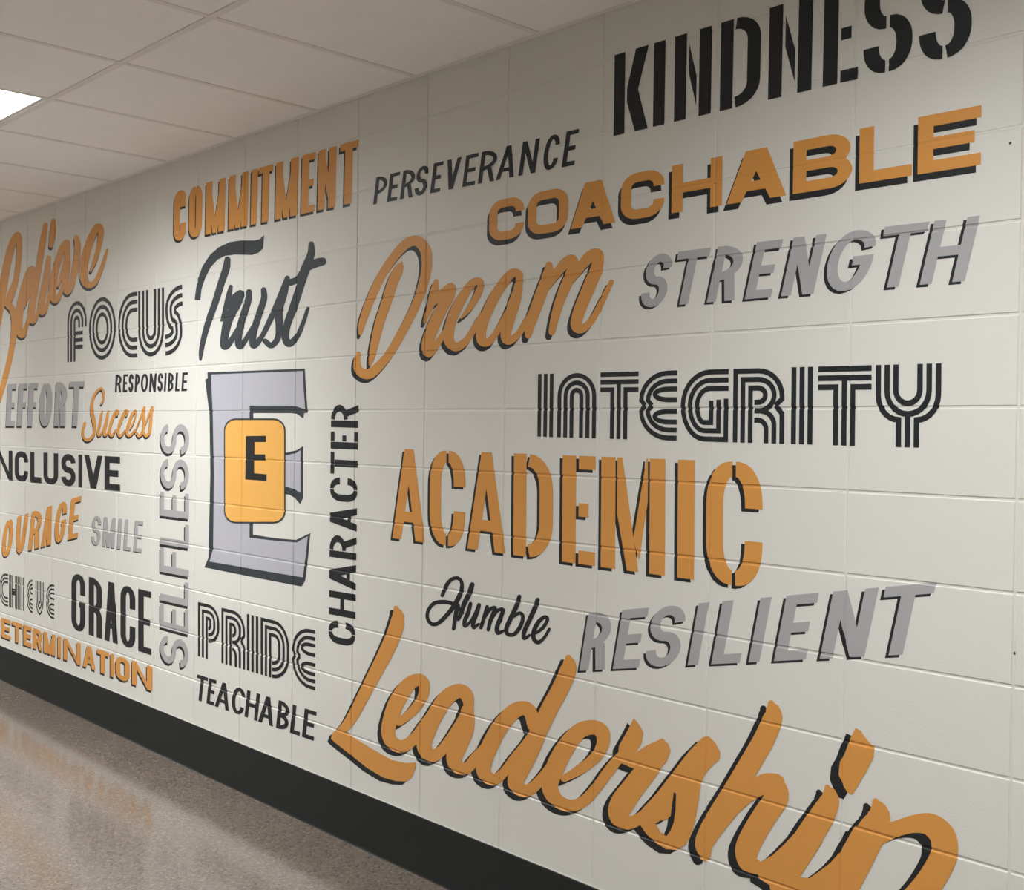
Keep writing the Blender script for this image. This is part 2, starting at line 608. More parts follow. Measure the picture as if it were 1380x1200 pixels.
# three-line capitals
def tri(ch, w, h, lw):
    O = (lw/2, 0.5, 1-lw/2)
    m = h/2
    o3 = []
    if ch == 'I':
        for o in O:
            o3 += stroke([(o*w, 0), (o*w, h)], lw*w if w < 1.2 else lw)
        return o3
    for i, o in enumerate(O):
        k = max(0.15, w/2-o)
        if ch == 'N':
            P = [rnd([(o, 0), (o, h-o), (w-o, h-o), (w-o, 0)], k, k)]
        elif ch == 'U':
            P = [rnd([(o, h), (o, o), (w-o, o), (w-o, h)], k, k)]
        elif ch == 'V':
            P = [rnd([(o, h), (o, o*1.4), (w-o, o*1.4), (w-o, h)], k, k*2)]
        elif ch == 'T':
            if i == 0:
                P = [[(0, h-o), (w, h-o)]]
            elif i == 1:
                P = [[(0, h-o), (w, h-o)], [(w/2, 0), (w/2, h-o)]]
            else:
                P = [[(0, h-o), (w/2-0.5+lw/2, h-o), (w/2-0.5+lw/2, 0)], [(w, h-o), (w/2+0.5-lw/2, h-o), (w/2+0.5-lw/2, 0)]]
        elif ch == 'E':
            nx = 0.22
            k = min(1.6-o, w-o)
            if i < 2:
                up = rnd([(w, h-o), (o, h-o), (o, m+0.25)], k, k)+[(o+nx, m)]
                dn = rnd([(w, o), (o, o), (o, m-0.25)], k, k)+[(o+nx, m)]
                P = [up, dn]
            else:
                P = [rnd([(w, h-o), (o, h-o), (o, m+0.28), (w, m+0.28)], k, k), rnd([(w, o), (o, o), (o, m-0.28), (w, m-0.28)], k, k)]
        elif ch == 'F':
            P = [rnd([(o, 0), (o, h-o), (w-o, h-o), (w-o, h*0.56)], k, k), [(1.0, h*0.50-o*0.95), (w*0.8, h*0.50-o*0.95)]]
        elif ch == 'O':
            P = [rnd([(w/2, h-o), (o, h-o), (o, o), (w-o, o), (w-o, h-o), (w/2, h-o)], k, k*1.3)]
        elif ch == 'C':
            P = [rnd([(w, h-o), (o, h-o), (o, o), (w, o)], max(.2, w*0.75-o), max(.2, w*0.9-o))]
        elif ch == 'G':
            P = [rnd([(w, h-o), (o, h-o), (o, o), (w-o, o), (w-o, h*0.6-o*0.12)], max(.2, w*0.62-o), max(.2, h*0.5-o), sharp=(3,))]
        elif ch == 'D':
            P = [rnd([(o, 0), (o, h-o), (w-o, h-o), (w-o, o), (1.08, o)], max(.2, w*0.8-o), max(.2, h*.42-o), sharp=(1,))]
        elif ch == 'P':
            yb = 0.30*h
            P = [rnd([(o, 0), (o, h-o), (w-o, h-o), (w-o, yb+o), (1.05, yb+o)], max(.2, w*.6-o), max(.2, h*.3-o), sharp=(1,))]
        elif ch == 'R':
            k = max(.15, w*.5-o)
            if i == 0:
                P = [rnd([(o, 0), (o, h-o), (w-o, h-o), (w-o, m+0.3)], k, k, sharp=(1,))+[(w-o-0.32, m)],
                     [(w-o-0.32, m), (w-o, m-0.35), (w-o, 0)]]
            elif i == 1:
                P = [rnd([(o, 0), (o, h-o), (w-o, h-o), (w-o, h*.43), (1.08, h*.43)], k, k, sharp=(1,)),
                     rnd([(w-o, 0), (w-o, h*.40), (w*0.55, h*.43)], .5, .5)]
            else:
                P = [rnd([(o, 0), (o, h-o), (w-o-.05, h-o), (w-o-.05, h*.545), (1.08, h*.545)], .35, .35, sharp=(1,)),
                     rnd([(w-o, 0), (w-o, h*.305), (1.08, h*.305)], .4, .4)]
        elif ch == 'Y':
            if i == 0:
                P = [rnd([(o, h), (o, h*.33), (w/2-0.5+lw/2, h*.33)], 2, h*.3)+[(w/2-0.5+lw/2, 0)],
                     rnd([(w-o, h), (w-o, h*.33), (w/2+0.5-lw/2, h*.33)], 2, h*.3)+[(w/2+0.5-lw/2, 0)]]
            else:
                yb = h*.40 if i == 1 else h*.53
                P = [rnd([(o, h), (o, yb), (w-o, yb), (w-o, h)], k, k*1.05)]
                if i == 1:
                    P.append([(w/2, 0), (w/2, yb)])
        elif ch == 'S':
            P = []
        elif ch == 'H':
            P = [[(o*.9, 0), (o*.9, h)], [(w-o*.9, 0), (w-o*.9, h)], [(0.8, m-.3+o*.6), (w-.8, m-.3+o*.6)]]
        elif ch == 'A':
            P = [rnd([(o, 0), (o, h-o), (w-o, h-o), (w-o, 0)], k, k), [(.9, m-.3+o*.6), (w-.9, m-.3+o*.6)]]
        for p in P:
            o3 += stroke(p, lw)
    if ch == 'S':
        P = rnd([(w, h-.5), (.5, h-.5), (.5, m), (w-.5, m), (w-.5, .5), (0, .5)], 9, h*.22, N=9)
        for o in (-.5+lw/2, 0, .5-lw/2):
            o3 += stroke(P, lw, o)
    return o3

def lerp(a, b, t):
    return (a[0]+(b[0]-a[0])*t, a[1]+(b[1]-a[1])*t)

def shift(polys, du, dv):
    # the painted shadow falls to the left (+y) and down (-z)
    return [[(p[0]+du, p[1]-dv) for p in P] for P in polys]

def word_root(label, polys_all, group=None):
    pts = np.array([p for P in polys_all for p in P])
    r = bpy.data.objects.new('painted_word', None)
    COL.objects.link(r)
    r.location = (0, float(pts[:, 0].mean()), float(pts[:, 1].min()))
    return tag(r, label, 'lettering', group)

NLET = [0]
def finish(label, letters, m, sh, lift, holes=None, shm=None):
    root = word_root(label, [P for L in letters for P in L])
    for i, L in enumerate(letters):
        hs = holes.get(i, []) if holes else []
        e = 0.00006*(i % 4)
        o = painted('letter', L, m, root, lift+e, hs)
        if sh:
            s = painted('drop_shadow', shift(L, *sh), shm or BLACK, o, lift*0.5+e*0.5, shift(hs, *sh) if hs else ())
            s['label'] = 'black painted drop shadow'
        NLET[0] += 1
    return root

def word(label, text, P, Q, spans, tx, ty, m=None, sh=None, st=None, lw=None, lift=0.0008, axis=0):
    """P: baseline ends, Q: cap line ends, spans: start/end of each letter along the baseline"""
    st = st or {}
    letters = []
    n = len(text)
    for i, ch in enumerate(text):
        s0, s1 = spans[i]
        k = 'xy'.index('x') if axis == 0 else 1
        t0 = (s0-P[0][k])/(P[1][k]-P[0][k])
        t1 = (s1-P[0][k])/(P[1][k]-P[0][k])
        A, B = lerp(P[0], P[1], t0), lerp(P[0], P[1], t1)
        D, C = lerp(Q[0], Q[1], t0), lerp(Q[0], Q[1], t1)
        if axis == 0:
            hh, ww = (abs(A[1]-D[1])+abs(B[1]-C[1]))/2, abs(B[0]-A[0])
        else:
            hh, ww = (abs(A[0]-D[0])+abs(B[0]-C[0]))/2, abs(B[1]-A[1])
        tm = (t0+t1)/2
        px = (tx[0]+(tx[1]-tx[0])*tm)*hh
        W, H = max(ww/px, 1.0), 1/ty
        G = tri(ch, W, H, lw) if lw else glyph(ch, W, H, st)
        a, b, c, d = (np.array(on_wall(*p)) for p in (A, B, C, D))
        out = []
        for poly in G:
            o = []
            for p in poly:
                u, v = p[0]/W, p[1]/H
                o.append(tuple((a*(1-u)+b*u)*(1-v)+(d*(1-u)+c*u)*v))
            out.append(o)
        letters.append(out)
    return finish(label, letters, m or BLACK, sh, lift)

# ------------------------------------------------------------------ painted block words
word('black stencilled capitals KINDNESS at the top right of the wall', 'KINDNESS',
     [(827, 183.7), (1309, 70.5)], [(828.5, 74.5), (1313, -73)],
     [(827, 873), (880, 895.5), (908.3, 958), (970, 1024), (1035, 1093.5), (1108.7, 1156), (1163, 1229), (1238, 1308.7)],
     (.132, .165), .125, BLACK, None, dict(gap=.2, ry=1.6, rx=9, dg=1.1))
word('wide orange capitals COACHABLE with black shadow below KINDNESS', 'COACHABLE',
     [(659, 326.5), (1322, 222)], [(660, 272), (1323, 141.5)],
     [(659, 706), (711, 765.5), (769, 829.7), (836.6, 895), (905, 973), (979.3, 1059.7), (1068.8, 1148), (1158, 1229), (1236.7, 1322)],
     (.2, .28), .205, ORANGE, (.011, .016), dict(rx=1.1, ry=1.1, dg=1.25, at=1.7, ce=.36, ab=.2))
word('slanted grey capitals STRENGTH with thin black shadow, under COACHABLE', 'STRENGTH',
     [(861, 415.5), (1300, 379)], [(875, 344), (1321, 290.5)],
     [(861, 895), (900, 943), (952.6, 990), (1004, 1039), (1052.6, 1096.5), (1107, 1167), (1174, 1233), (1239.6, 1300)],
     (.15, .19), .15, GREY, (.009, .006), dict(dg=1.1, ce=.3))
word('slanted grey capitals RESILIENT with black shadow, above the big script', 'RESILIENT',
     [(779, 904.5), (1240, 881.5)], [(791, 826.5), (1261, 785.5)],
     [(781, 815), (826, 861), (867, 913), (926.7, 940.5), (958.4, 997), (1008.8, 1023.5), (1043, 1086), (1104.7, 1165), (1174, 1241)],
     (.15, .205), .15, GREY, (.009, .008), dict(dg=1.1), lift=.0004)
word('tall orange stencilled capitals ACADEMIC with black edge shadow, mid-wall', 'ACADEMIC',
     [(529, 725.5), (1027, 794.5)], [(530, 605), (1028, 624)],
     [(529, 572.6), (579, 626.8), (630, 681.2), (692, 744.8), (757.5, 802), (809.7, 896), (913, 935.5), (951.7, 1027.4)],
     (.115, .140), .125, ORANGE, (.012, .009), dict(gap=.2, rx=9, ry=2.2, dg=.86, at=.85, ce=.37, ab=.2))
word('small slanted black capitals PERSEVERANCE near the ceiling line', 'PERSEVERANCE',
     [(503, 276), (774, 222.5)], [(507.5, 239), (781, 173.5)],
     [(503, 519), (521.5, 535), (539, 556), (558, 574), (579.6, 593), (598, 617), (623, 640), (644, 666), (668, 692.6), (698.7, 721.5), (730, 750), (757, 774)],
     (.125, .125), .125, BLACK, None, dict(dg=1.05, at=1.1))
word('small black capitals TEACHABLE just above the black base', 'TEACHABLE',
     [(262, 942.5), (423, 999)], [(265.5, 909), (427, 960)],
     [(262.5, 277), (278.3, 288.5), (289.5, 308.5), (311, 328), (329.6, 347), (348, 368), (372, 388), (390.8, 404), (407, 423)],
     (.125, .135), .14, BLACK, None, dict(dg=1.05, at=1.1))
word('tiny black capitals RESPONSIBLE above the small orange script', 'RESPONSIBLE',
     [(155, 529.2), (252, 527.4)], [(156, 505), (253.5, 502)],
     [(155, 163.5), (165.5, 171.5), (173, 179.5), (181.5, 188), (189.5, 199), (201, 210), (212, 219), (221, 223.6), (226, 233.5), (236, 242), (244.5, 252)],
     (.11, .11), .13, BLACK, None, dict(dg=1.05, at=1.1))
word('narrow orange capitals COMMITMENT with slim shadow under the ceiling', 'COMMITMENT',
     [(234, 326), (481, 272.5)], [(235, 259), (483, 188.5)],
     [(234, 250.5), (254.5, 272), (277, 303), (308, 334), (338, 346.5), (348, 367), (371, 400.5), (406, 424), (428, 452), (457, 481)],
     (.118, .122), .115, ORANGE, (.009, .010), dict(rx=9, ry=1.5, dg=.72, at=1.0, ce=.34))
word('narrow black capitals GRACE at lower left', 'GRACE',
     [(96.3, 848), (204, 883.5)], [(96.5, 772), (204, 798)],
     [(96.3, 115), (119.7, 137.5), (141, 159), (162.5, 182.5), (186.3, 204)],
     (.09, .09), .10, BLACK, None, dict(rx=9, ry=1.5, dg=.92, at=1.05, ce=.36, vleg=1))
word('grey capitals EFFORT with black shadow dabs at the left edge', 'EFFORT',
     [(7.5, 574.5), (112, 574.5)], [(10, 518), (115, 514)],
     [(8, 20), (23, 35), (37, 49), (52, 69), (73, 88.5), (91, 111)],
     (.115, .115), .12, GREY, (.009, .012), dict(dg=1.05))
word('wide black capitals INCLUSIVE running off the left edge', 'INCLUSIVE',
     [(20, 648.5), (162, 662.3)], [(20, 608), (162, 616)],
     [(-15, -9), (-5, 17), (20, 38), (41, 56), (58.7, 78.5), (82.8, 102), (105.8, 111), (114, 138.3), (141, 162)],
     (.13, .155), .195, BLACK, None, dict(rx=1.0, ry=1.0, dg=.98, at=1.15, ce=.36))
word('rising orange capitals COURAGE with dark shadow at the left edge', 'COURAGE',
     [(2, 752), (105, 724.5)], [(7, 702), (110, 668.5)],
     [(-18, -3), (1, 15), (19, 34), (38, 53), (55, 69), (72, 87), (91.3, 105)],
     (.105, .105), .12, ORANGE, (.007, .011), dict(dg=1.1, at=1.2))
word('small grey capitals SMILE to the right of COURAGE', 'SMILE',
     [(122.5, 734), (191, 745)], [(125, 695), (193.5, 703)],
     [(122.5, 135), (138, 154), (158, 162.5), (166.5, 176), (180, 191)],
     (.105, .105), .12, GREY, (.005, .005), dict(dg=1.05))
word('wide orange capitals DETERMINATION low along the black base', 'DETERMINATION',
     [(2, 858.5), (205, 932)], [(2, 832.5), (205, 899)],
     [(-14, 0), (2, 14.5), (16.5, 30), (31.5, 43), (45, 57), (59, 75), (78, 82.5), (86, 109), (112, 129), (131, 147), (149, 154), (156, 175), (178, 205)],
     (.16, .21), .2, ORANGE, (.011, .011), dict(rx=1.0, ry=1.0, dg=.85, at=1.0))
word('black stencilled capitals CHARACTER painted sideways beside the emblem', 'CHARACTER',
     [(478.5, 874), (483.5, 545.5)], [(443, 866.5), (446.5, 545)],
     [(873, 841.5), (834.5, 801.5), (796.5, 762), (755.5, 724.7), (717, 685.3), (678, 645.5), (641, 611), (606.5, 583), (577, 546)],
     (.26, .26), .14, BLACK, None, dict(gap=.12, rx=9, ry=2.2, dg=1.0, at=1.3, ce=.36), axis=1)
word('grey capitals SELFLESS painted sideways with black shadow, left of the emblem', 'SELFLESS',
     [(254, 905), (255, 571)], [(216, 893), (216.5, 571)],
     [(903, 865), (856, 823), (818, 786), (778, 744), (739.5, 708), (700, 666), (661, 620), (613, 572)],
     (.25, .25), .13, GREY, (.010, .013), dict(dg=1.0), axis=1)

# three-line words
word('black three-line capitals INTEGRITY in the right half of the wall', 'INTEGRITY',
     [(724, 588.7), (1268, 604.5)], [(725, 504.3), (1269, 489.8)],
     [(724.3, 745.2), (750.9, 803), (808, 860), (861, 912), (917, 981.3), (987.6, 1057), (1066, 1095), (1102, 1174), (1179.6, 1268)],
     (.25, .285), .30, BLACK, None, None, lw=.235)
word('black three-line capitals FOCUS left of the dark script', 'FOCUS',
     [(91, 488.3), (246, 478)], [(91, 408), (246, 383.5)],
     [(90.8, 117), (120, 156.3), (159, 185.3), (186.5, 221.3), (223, 245.8)],
     (.135, .158), .305, BLACK, None, None, lw=.21)
word('black three-line capitals PRIDE below the school emblem', 'PRIDE',
     [(267, 884.5), (425, 931)], [(267, 811.5), (425, 850)],
     [(267, 295.8), (298.6, 330.5), (333, 348.3), (351.5, 390), (393.5, 425)],
     (.18, .19), .29, BLACK, None, None, lw=.21)
word('small grey-looking three-line capitals ACHIEVE at the lower left edge', 'ACHIEVE',
     [(0, 815), (73, 835)], [(0, 771.5), (73, 788.5)],
     [(-17, -4), (-1, 11), (12.5, 25), (26.5, 32.5), (36, 44), (48, 59), (62.5, 73.3)],
     (.11, .11), .29, BLACK, None, None, lw=.2)

# ------------------------------------------------------------------ brush script words
def smooth(P, N=5):
    """Catmull-Rom through (x, y, width)"""
    P = [np.array(p, float) for p in P]
    P = [2*P[0]-P[1]]+P+[2*P[-1]-P[-2]]
    out = []
    for i in range(1, len(P)-2):
        a, b, c, d = P[i-1:i+3]
        for k in range(N):
            t = k/N
            out.append(0.5*((2*b)+(-a+c)*t+(2*a-5*b+4*c-d)*t*t+(-a+3*b-3*c+d)*t**3))
    out.append(P[-2])
    return out

def brush(fr, P, caps=True):
    """a brush stroke measured on an enlarged detail: fr = (x0, y0, scale)"""
    x0, y0, s = fr
    Q = [(p[0]/s+x0, p[1]/s+y0, max(p[2], 2)/s) for p in smooth(P)]
    polys = []
    n = len(Q)
    L, R = [], []
    for i in range(n):
        a, b = Q[max(i-1, 0)], Q[min(i+1, n-1)]
        dx, dy = b[0]-a[0], b[1]-a[1]
        l = math.hypot(dx, dy)+1e-9
        nx, ny = -dy/l, dx/l
        h = Q[i][2]/2
        L.append((Q[i][0]+nx*h, Q[i][1]+ny*h))
        R.append((Q[i][0]-nx*h, Q[i][1]-ny*h))
    for i in range(n-1):
        polys.append([L[i], L[i+1], R[i+1], R[i]])
    for i in range(0, n, 1):
        if i in (0, n-1) or i % 3 == 0:
            if i in (0, n-1) and not caps:
                continue
            x, y, d = Q[i]
            polys.append([(x+d/2*math.cos(2*math.pi*k/10), y+d/2*math.sin(2*math.pi*k/10)) for k in range(10)])
    return [[on_wall(*p) for p in P_] for P_ in polys]

def shape(fr, P):
    x0, y0, s = fr
    return [[on_wall(p[0]/s+x0, p[1]/s+y0) for p in P]]

# Trust
F = (250, 310, 6)
trust = [
    shape(F, [(75, 567), (120, 570), (130, 480), (160, 390), (205, 300), (260, 240), (320, 210), (400, 200), (540, 203),
              (595, 182), (628, 150), (638, 40), (600, 75), (560, 85), (450, 85), (360, 98), (270, 140), (200, 200), (140, 290), (100, 400), (85, 480)]) +
    brush(F, [(340, 240, 50), (330, 310, 60), (290, 430, 58), (240, 590, 55), (190, 730, 52), (150, 870, 45), (128, 980, 38), (122, 1050, 22)]),
    brush(F, [(368, 460, 34), (352, 530, 45), (335, 600, 45), (312, 680, 34), (293, 730, 26)]) +
    brush(F, [(345, 620, 40), (395, 550, 55), (450, 510, 50), (420, 590, 70), (350, 720, 75), (318, 860, 65), (315, 940, 62), (360, 910, 50), (420, 800, 28)]),
    brush(F, [(515, 500, 45), (505, 580, 55), (460, 720, 58), (430, 850, 58), (435, 940, 55), (480, 900, 45), (545, 780, 26)]) +
    brush(F, [(633, 485, 45), (635, 560, 52), (590, 700, 55), (550, 840, 56), (550, 935, 55), (600, 890, 45), (670, 780, 30)]),
    brush(F, [(610, 880, 35), (680, 740, 45), (760, 560, 50), (825, 390, 42)]) +
    brush(F, [(825, 400, 45), (790, 520, 70), (755, 640, 70), (760, 780, 60), (745, 880, 48), (695, 935, 48), (645, 900, 44)]),
    brush(F, [(1018, 115, 45), (1015, 200, 62), (965, 330, 75), (930, 450, 65), (875, 620, 66), (820, 780, 60), (810, 880, 60), (845, 920, 58), (910, 850, 42), (960, 730, 34), (988, 635, 26)]) +
    brush(F, [(855, 425, 55), (910, 395, 50), (980, 310, 60), (1055, 270, 70), (1110, 255, 66)]),
]
finish('dark slate brush script Trust above the school emblem', trust, SLATE, None, .0008)

# Dream
F = (460, 300, 5.215)
G = (600, 320, 5.75)
dream = [
    brush(F, [(135, 780, 26), (150, 700, 50), (195, 570, 58), (270, 400, 60), (350, 270, 62), (450, 155, 68), (530, 130, 75), (590, 190, 78), (602, 300, 72), (575, 440, 68),
              (520, 590, 62), (440, 750, 60), (360, 890, 60), (285, 990, 62), (195, 1065, 72), (125, 1040, 62), (112, 975, 48), (122, 920, 30)]) +
    brush(F, [(425, 285, 22), (400, 335, 72), (360, 430, 74), (312, 580, 70), (272, 700, 66), (240, 830, 58), (215, 950, 42), (203, 1000, 18)]),
    brush(F, [(668, 415, 35), (655, 490, 62), (630, 580, 50), (600, 660, 34), (588, 700, 22)]) +
    brush(F, [(655, 550, 60), (710, 500, 62), (775, 445, 48), (765, 510, 70), (700, 620, 84), (640, 750, 84), (605, 860, 80), (615, 920, 62), (670, 860, 50), (740, 750, 34)]),
    brush(G, [(125, 625, 16), (190, 550, 45), (255, 440, 55), (275, 350, 52), (225, 345, 58), (155, 430, 75), (85, 560, 80), (38, 690, 80), (30, 800, 80), (85, 850, 68), (165, 800, 56), (230, 700, 46), (280, 600, 36)]),
    brush(G, [(575, 350, 50), (570, 285, 62), (510, 285, 70), (420, 400, 80), (340, 550, 80), (285, 700, 78), (285, 800, 74), (340, 810, 58), (410, 720, 48), (480, 590, 46), (530, 470, 50), (570, 370, 55)]) +
    brush(G, [(575, 330, 55), (555, 460, 78), (505, 620, 84), (472, 740, 82), (485, 800, 70), (550, 770, 52), (610, 690, 50), (670, 590, 50)]),
    brush(G, [(805, 215, 55), (800, 290, 88), (755, 410, 90), (700, 560, 88), (660, 680, 76), (645, 760, 52)]) +
    brush(G, [(760, 420, 50), (850, 300, 64), (930, 200, 80), (990, 170, 70), (985, 260, 88), (930, 390, 82), (880, 520, 72), (845, 650, 62), (828, 735, 52)]) +
    brush(G, [(940, 380, 50), (1030, 260, 64), (1120, 150, 88), (1190, 130, 72), (1175, 240, 95), (1110, 400, 98), (1045, 560, 94), (1015, 680, 84), (1060, 710, 66),
              (1140, 640, 52), (1220, 490, 46), (1290, 345, 38)]),
]
finish('orange brush script Dream with black shadow left of STRENGTH', dream, ORANGE, (.015, .014), .0008)

# Believe, running off the left edge
F = (0, 290, 4.615)
believe = [
    brush(F, [(-30, 760, 36), (0, 600, 44), (18, 470, 50), (40, 330, 50), (65, 220, 48), (92, 145, 42), (115, 125, 36), (122, 200, 34), (114, 310, 34), (98, 410, 38), (66, 500, 46), (48, 545, 36)]) +
    brush(F, [(48, 550, 44), (78, 590, 40), (90, 660, 36), (84, 770, 36), (60, 900, 34), (30, 1020, 34), (4, 1110, 32), (-30, 1190, 40), (-80, 1220, 46), (-110, 1140, 36)]),
    brush(F, [(150, 570, 16), (182, 470, 30), (205, 370, 30), (198, 330, 34), (172, 380, 42), (140, 500, 48), (120, 620, 48), (118, 710, 46), (142, 745, 38), (175, 660, 26), (205, 540, 24)]),
    brush(F, [(285, 60, 28), (270, 150, 38), (246, 300, 40), (220, 450, 44), (198, 590, 44), (200, 660, 36), (228, 630, 24), (258, 520, 22)]),
    brush(F, [(333, 35, 26), (330, 110, 38), (318, 190, 28)]) +
    brush(F, [(305, 265, 28), (290, 380, 42), (265, 510, 44), (256, 600, 36), (284, 590, 24), (316, 470, 22)]),
    brush(F, [(362, 440, 16), (395, 340, 28), (418, 240, 30), (420, 170, 32), (392, 200, 40), (355, 310, 46), (332, 420, 48), (328, 500, 44), (348, 530, 36), (382, 470, 26), (410, 370, 22)]),
    brush(F, [(428, 220, 20), (420, 320, 40), (408, 420, 44), (420, 478, 38), (450, 420, 36), (472, 310, 40), (484, 200, 38), (475, 140, 32)]),
    brush(F, [(565, 345, 18), (595, 270, 30), (622, 170, 32), (628, 90, 36), (605, 75, 40), (562, 160, 48), (526, 290, 54), (520, 380, 50), (546, 432, 44), (592, 418, 32), (628, 340, 26), (655, 260, 22), (668, 215, 14)]),
]
finish('orange brush script Believe cut by the left edge', believe, ORANGE, (.010, .014), .0008)

# Success
F = (100, 510, 11.5)
success = [
    brush(F, [(420, 395, 30), (452, 330, 34), (460, 230, 34), (428, 160, 34), (370, 185, 38), (310, 270, 40), (277, 400, 48), (280, 540, 56), (308, 660, 58), (320, 780, 48), (298, 880, 44),
              (240, 945, 46), (180, 950, 46), (142, 895, 38), (138, 800, 38), (165, 695, 44)]),
    brush(F, [(432, 515, 34), (405, 680, 44), (378, 810, 44), (385, 885, 38), (430, 840, 24), (480, 700, 22), (527, 515, 34), (502, 680, 44), (472, 820, 44), (478, 885, 38), (520, 845, 24), (560, 740, 20)]),
    brush(F, [(660, 575, 30), (684, 515, 34), (645, 515, 38), (600, 620, 46), (560, 750, 46), (552, 850, 44), (590, 890, 38), (645, 800, 24)]),
    brush(F, [(805, 580, 30), (832, 515, 34), (792, 510, 38), (742, 620, 46), (694, 750, 46), (684, 850, 44), (722, 895, 38), (785, 810, 24)]),
    brush(F, [(868, 780, 18), (918, 690, 28), (955, 570, 30), (950, 505, 34), (900, 560, 42), (850, 700, 48), (820, 820, 46), (840, 885, 42), (890, 870, 34), (940, 800, 24)]),
    brush(F, [(940, 840, 18), (1020, 640, 28), (1092, 440, 30), (1080, 560, 38), (1085, 700, 46), (1060, 840, 46), (1005, 895, 42), (972, 850, 36)]),
    brush(F, [(1062, 820, 18), (1140, 620, 28), (1215, 440, 34), (1200, 560, 38), (1188, 700, 46), (1168, 840, 46), (1115, 895, 42), (1085, 850, 36)]),
]
finish('small orange brush script Success between EFFORT and the sideways word', success, ORANGE, (.006, .011), .0008)

# Humble
F = (560, 760, 6.9)
humble = [
    brush(F, [(250, 295, 36), (290, 200, 38), (340, 145, 35), (395, 135, 34), (430, 175, 34), (428, 245, 40), (395, 330, 46), (340, 420, 44), (280, 490, 40), (210, 555, 38), (150, 560, 36), (112, 505, 34),
              (120, 435, 34), (170, 372, 36), (250, 355, 38), (330, 368, 38), (400, 410, 34), (440, 460, 28)]) +
    brush(F, [(395, 390, 42), (375, 480, 42), (355, 605, 34)]) +
    brush(F, [(528, 195, 46), (500, 280, 50), (455, 370, 46), (425, 460, 40), (400, 520, 30)]),
    brush(F, [(512, 372, 34), (492, 450, 40), (458, 535, 40), (462, 580, 34), (510, 540, 26), (560, 450, 26), (592, 382, 36), (572, 455, 40), (538, 550, 40), (545, 595, 34), (590, 560, 24)]),
    brush(F, [(667, 402, 36), (645, 480, 38), (610, 595, 34)]) +
    brush(F, [(640, 510, 26), (690, 430, 34), (740, 410, 36), (725, 460, 38), (695, 540, 40), (678, 615, 34)]) +
    brush(F, [(705, 520, 26), (760, 440, 34), (815, 428, 36), (795, 495, 42), (760, 585, 42), (765, 645, 36), (815, 625, 26)]),
    brush(F, [(967, 305, 38), (942, 390, 44), (885, 510, 44), (845, 605, 40), (860, 655, 36), (920, 655, 36), (978, 580, 38), (1000, 495, 36), (970, 458, 32), (920, 490, 26)]),
    brush(F, [(1137, 335, 40), (1110, 415, 46), (1055, 535, 44), (1012, 635, 42), (1012, 695, 36), (1062, 665, 26)]),
    brush(F, [(1125, 645, 26), (1190, 590, 34), (1228, 520, 34), (1205, 495, 34), (1150, 535, 40), (1105, 620, 44), (1100, 695, 42), (1142, 732, 38), (1200, 685, 30), (1245, 608, 28)]),
]
finish('small black brush script Humble under ACADEMIC', humble, BLACK, None, .0008)

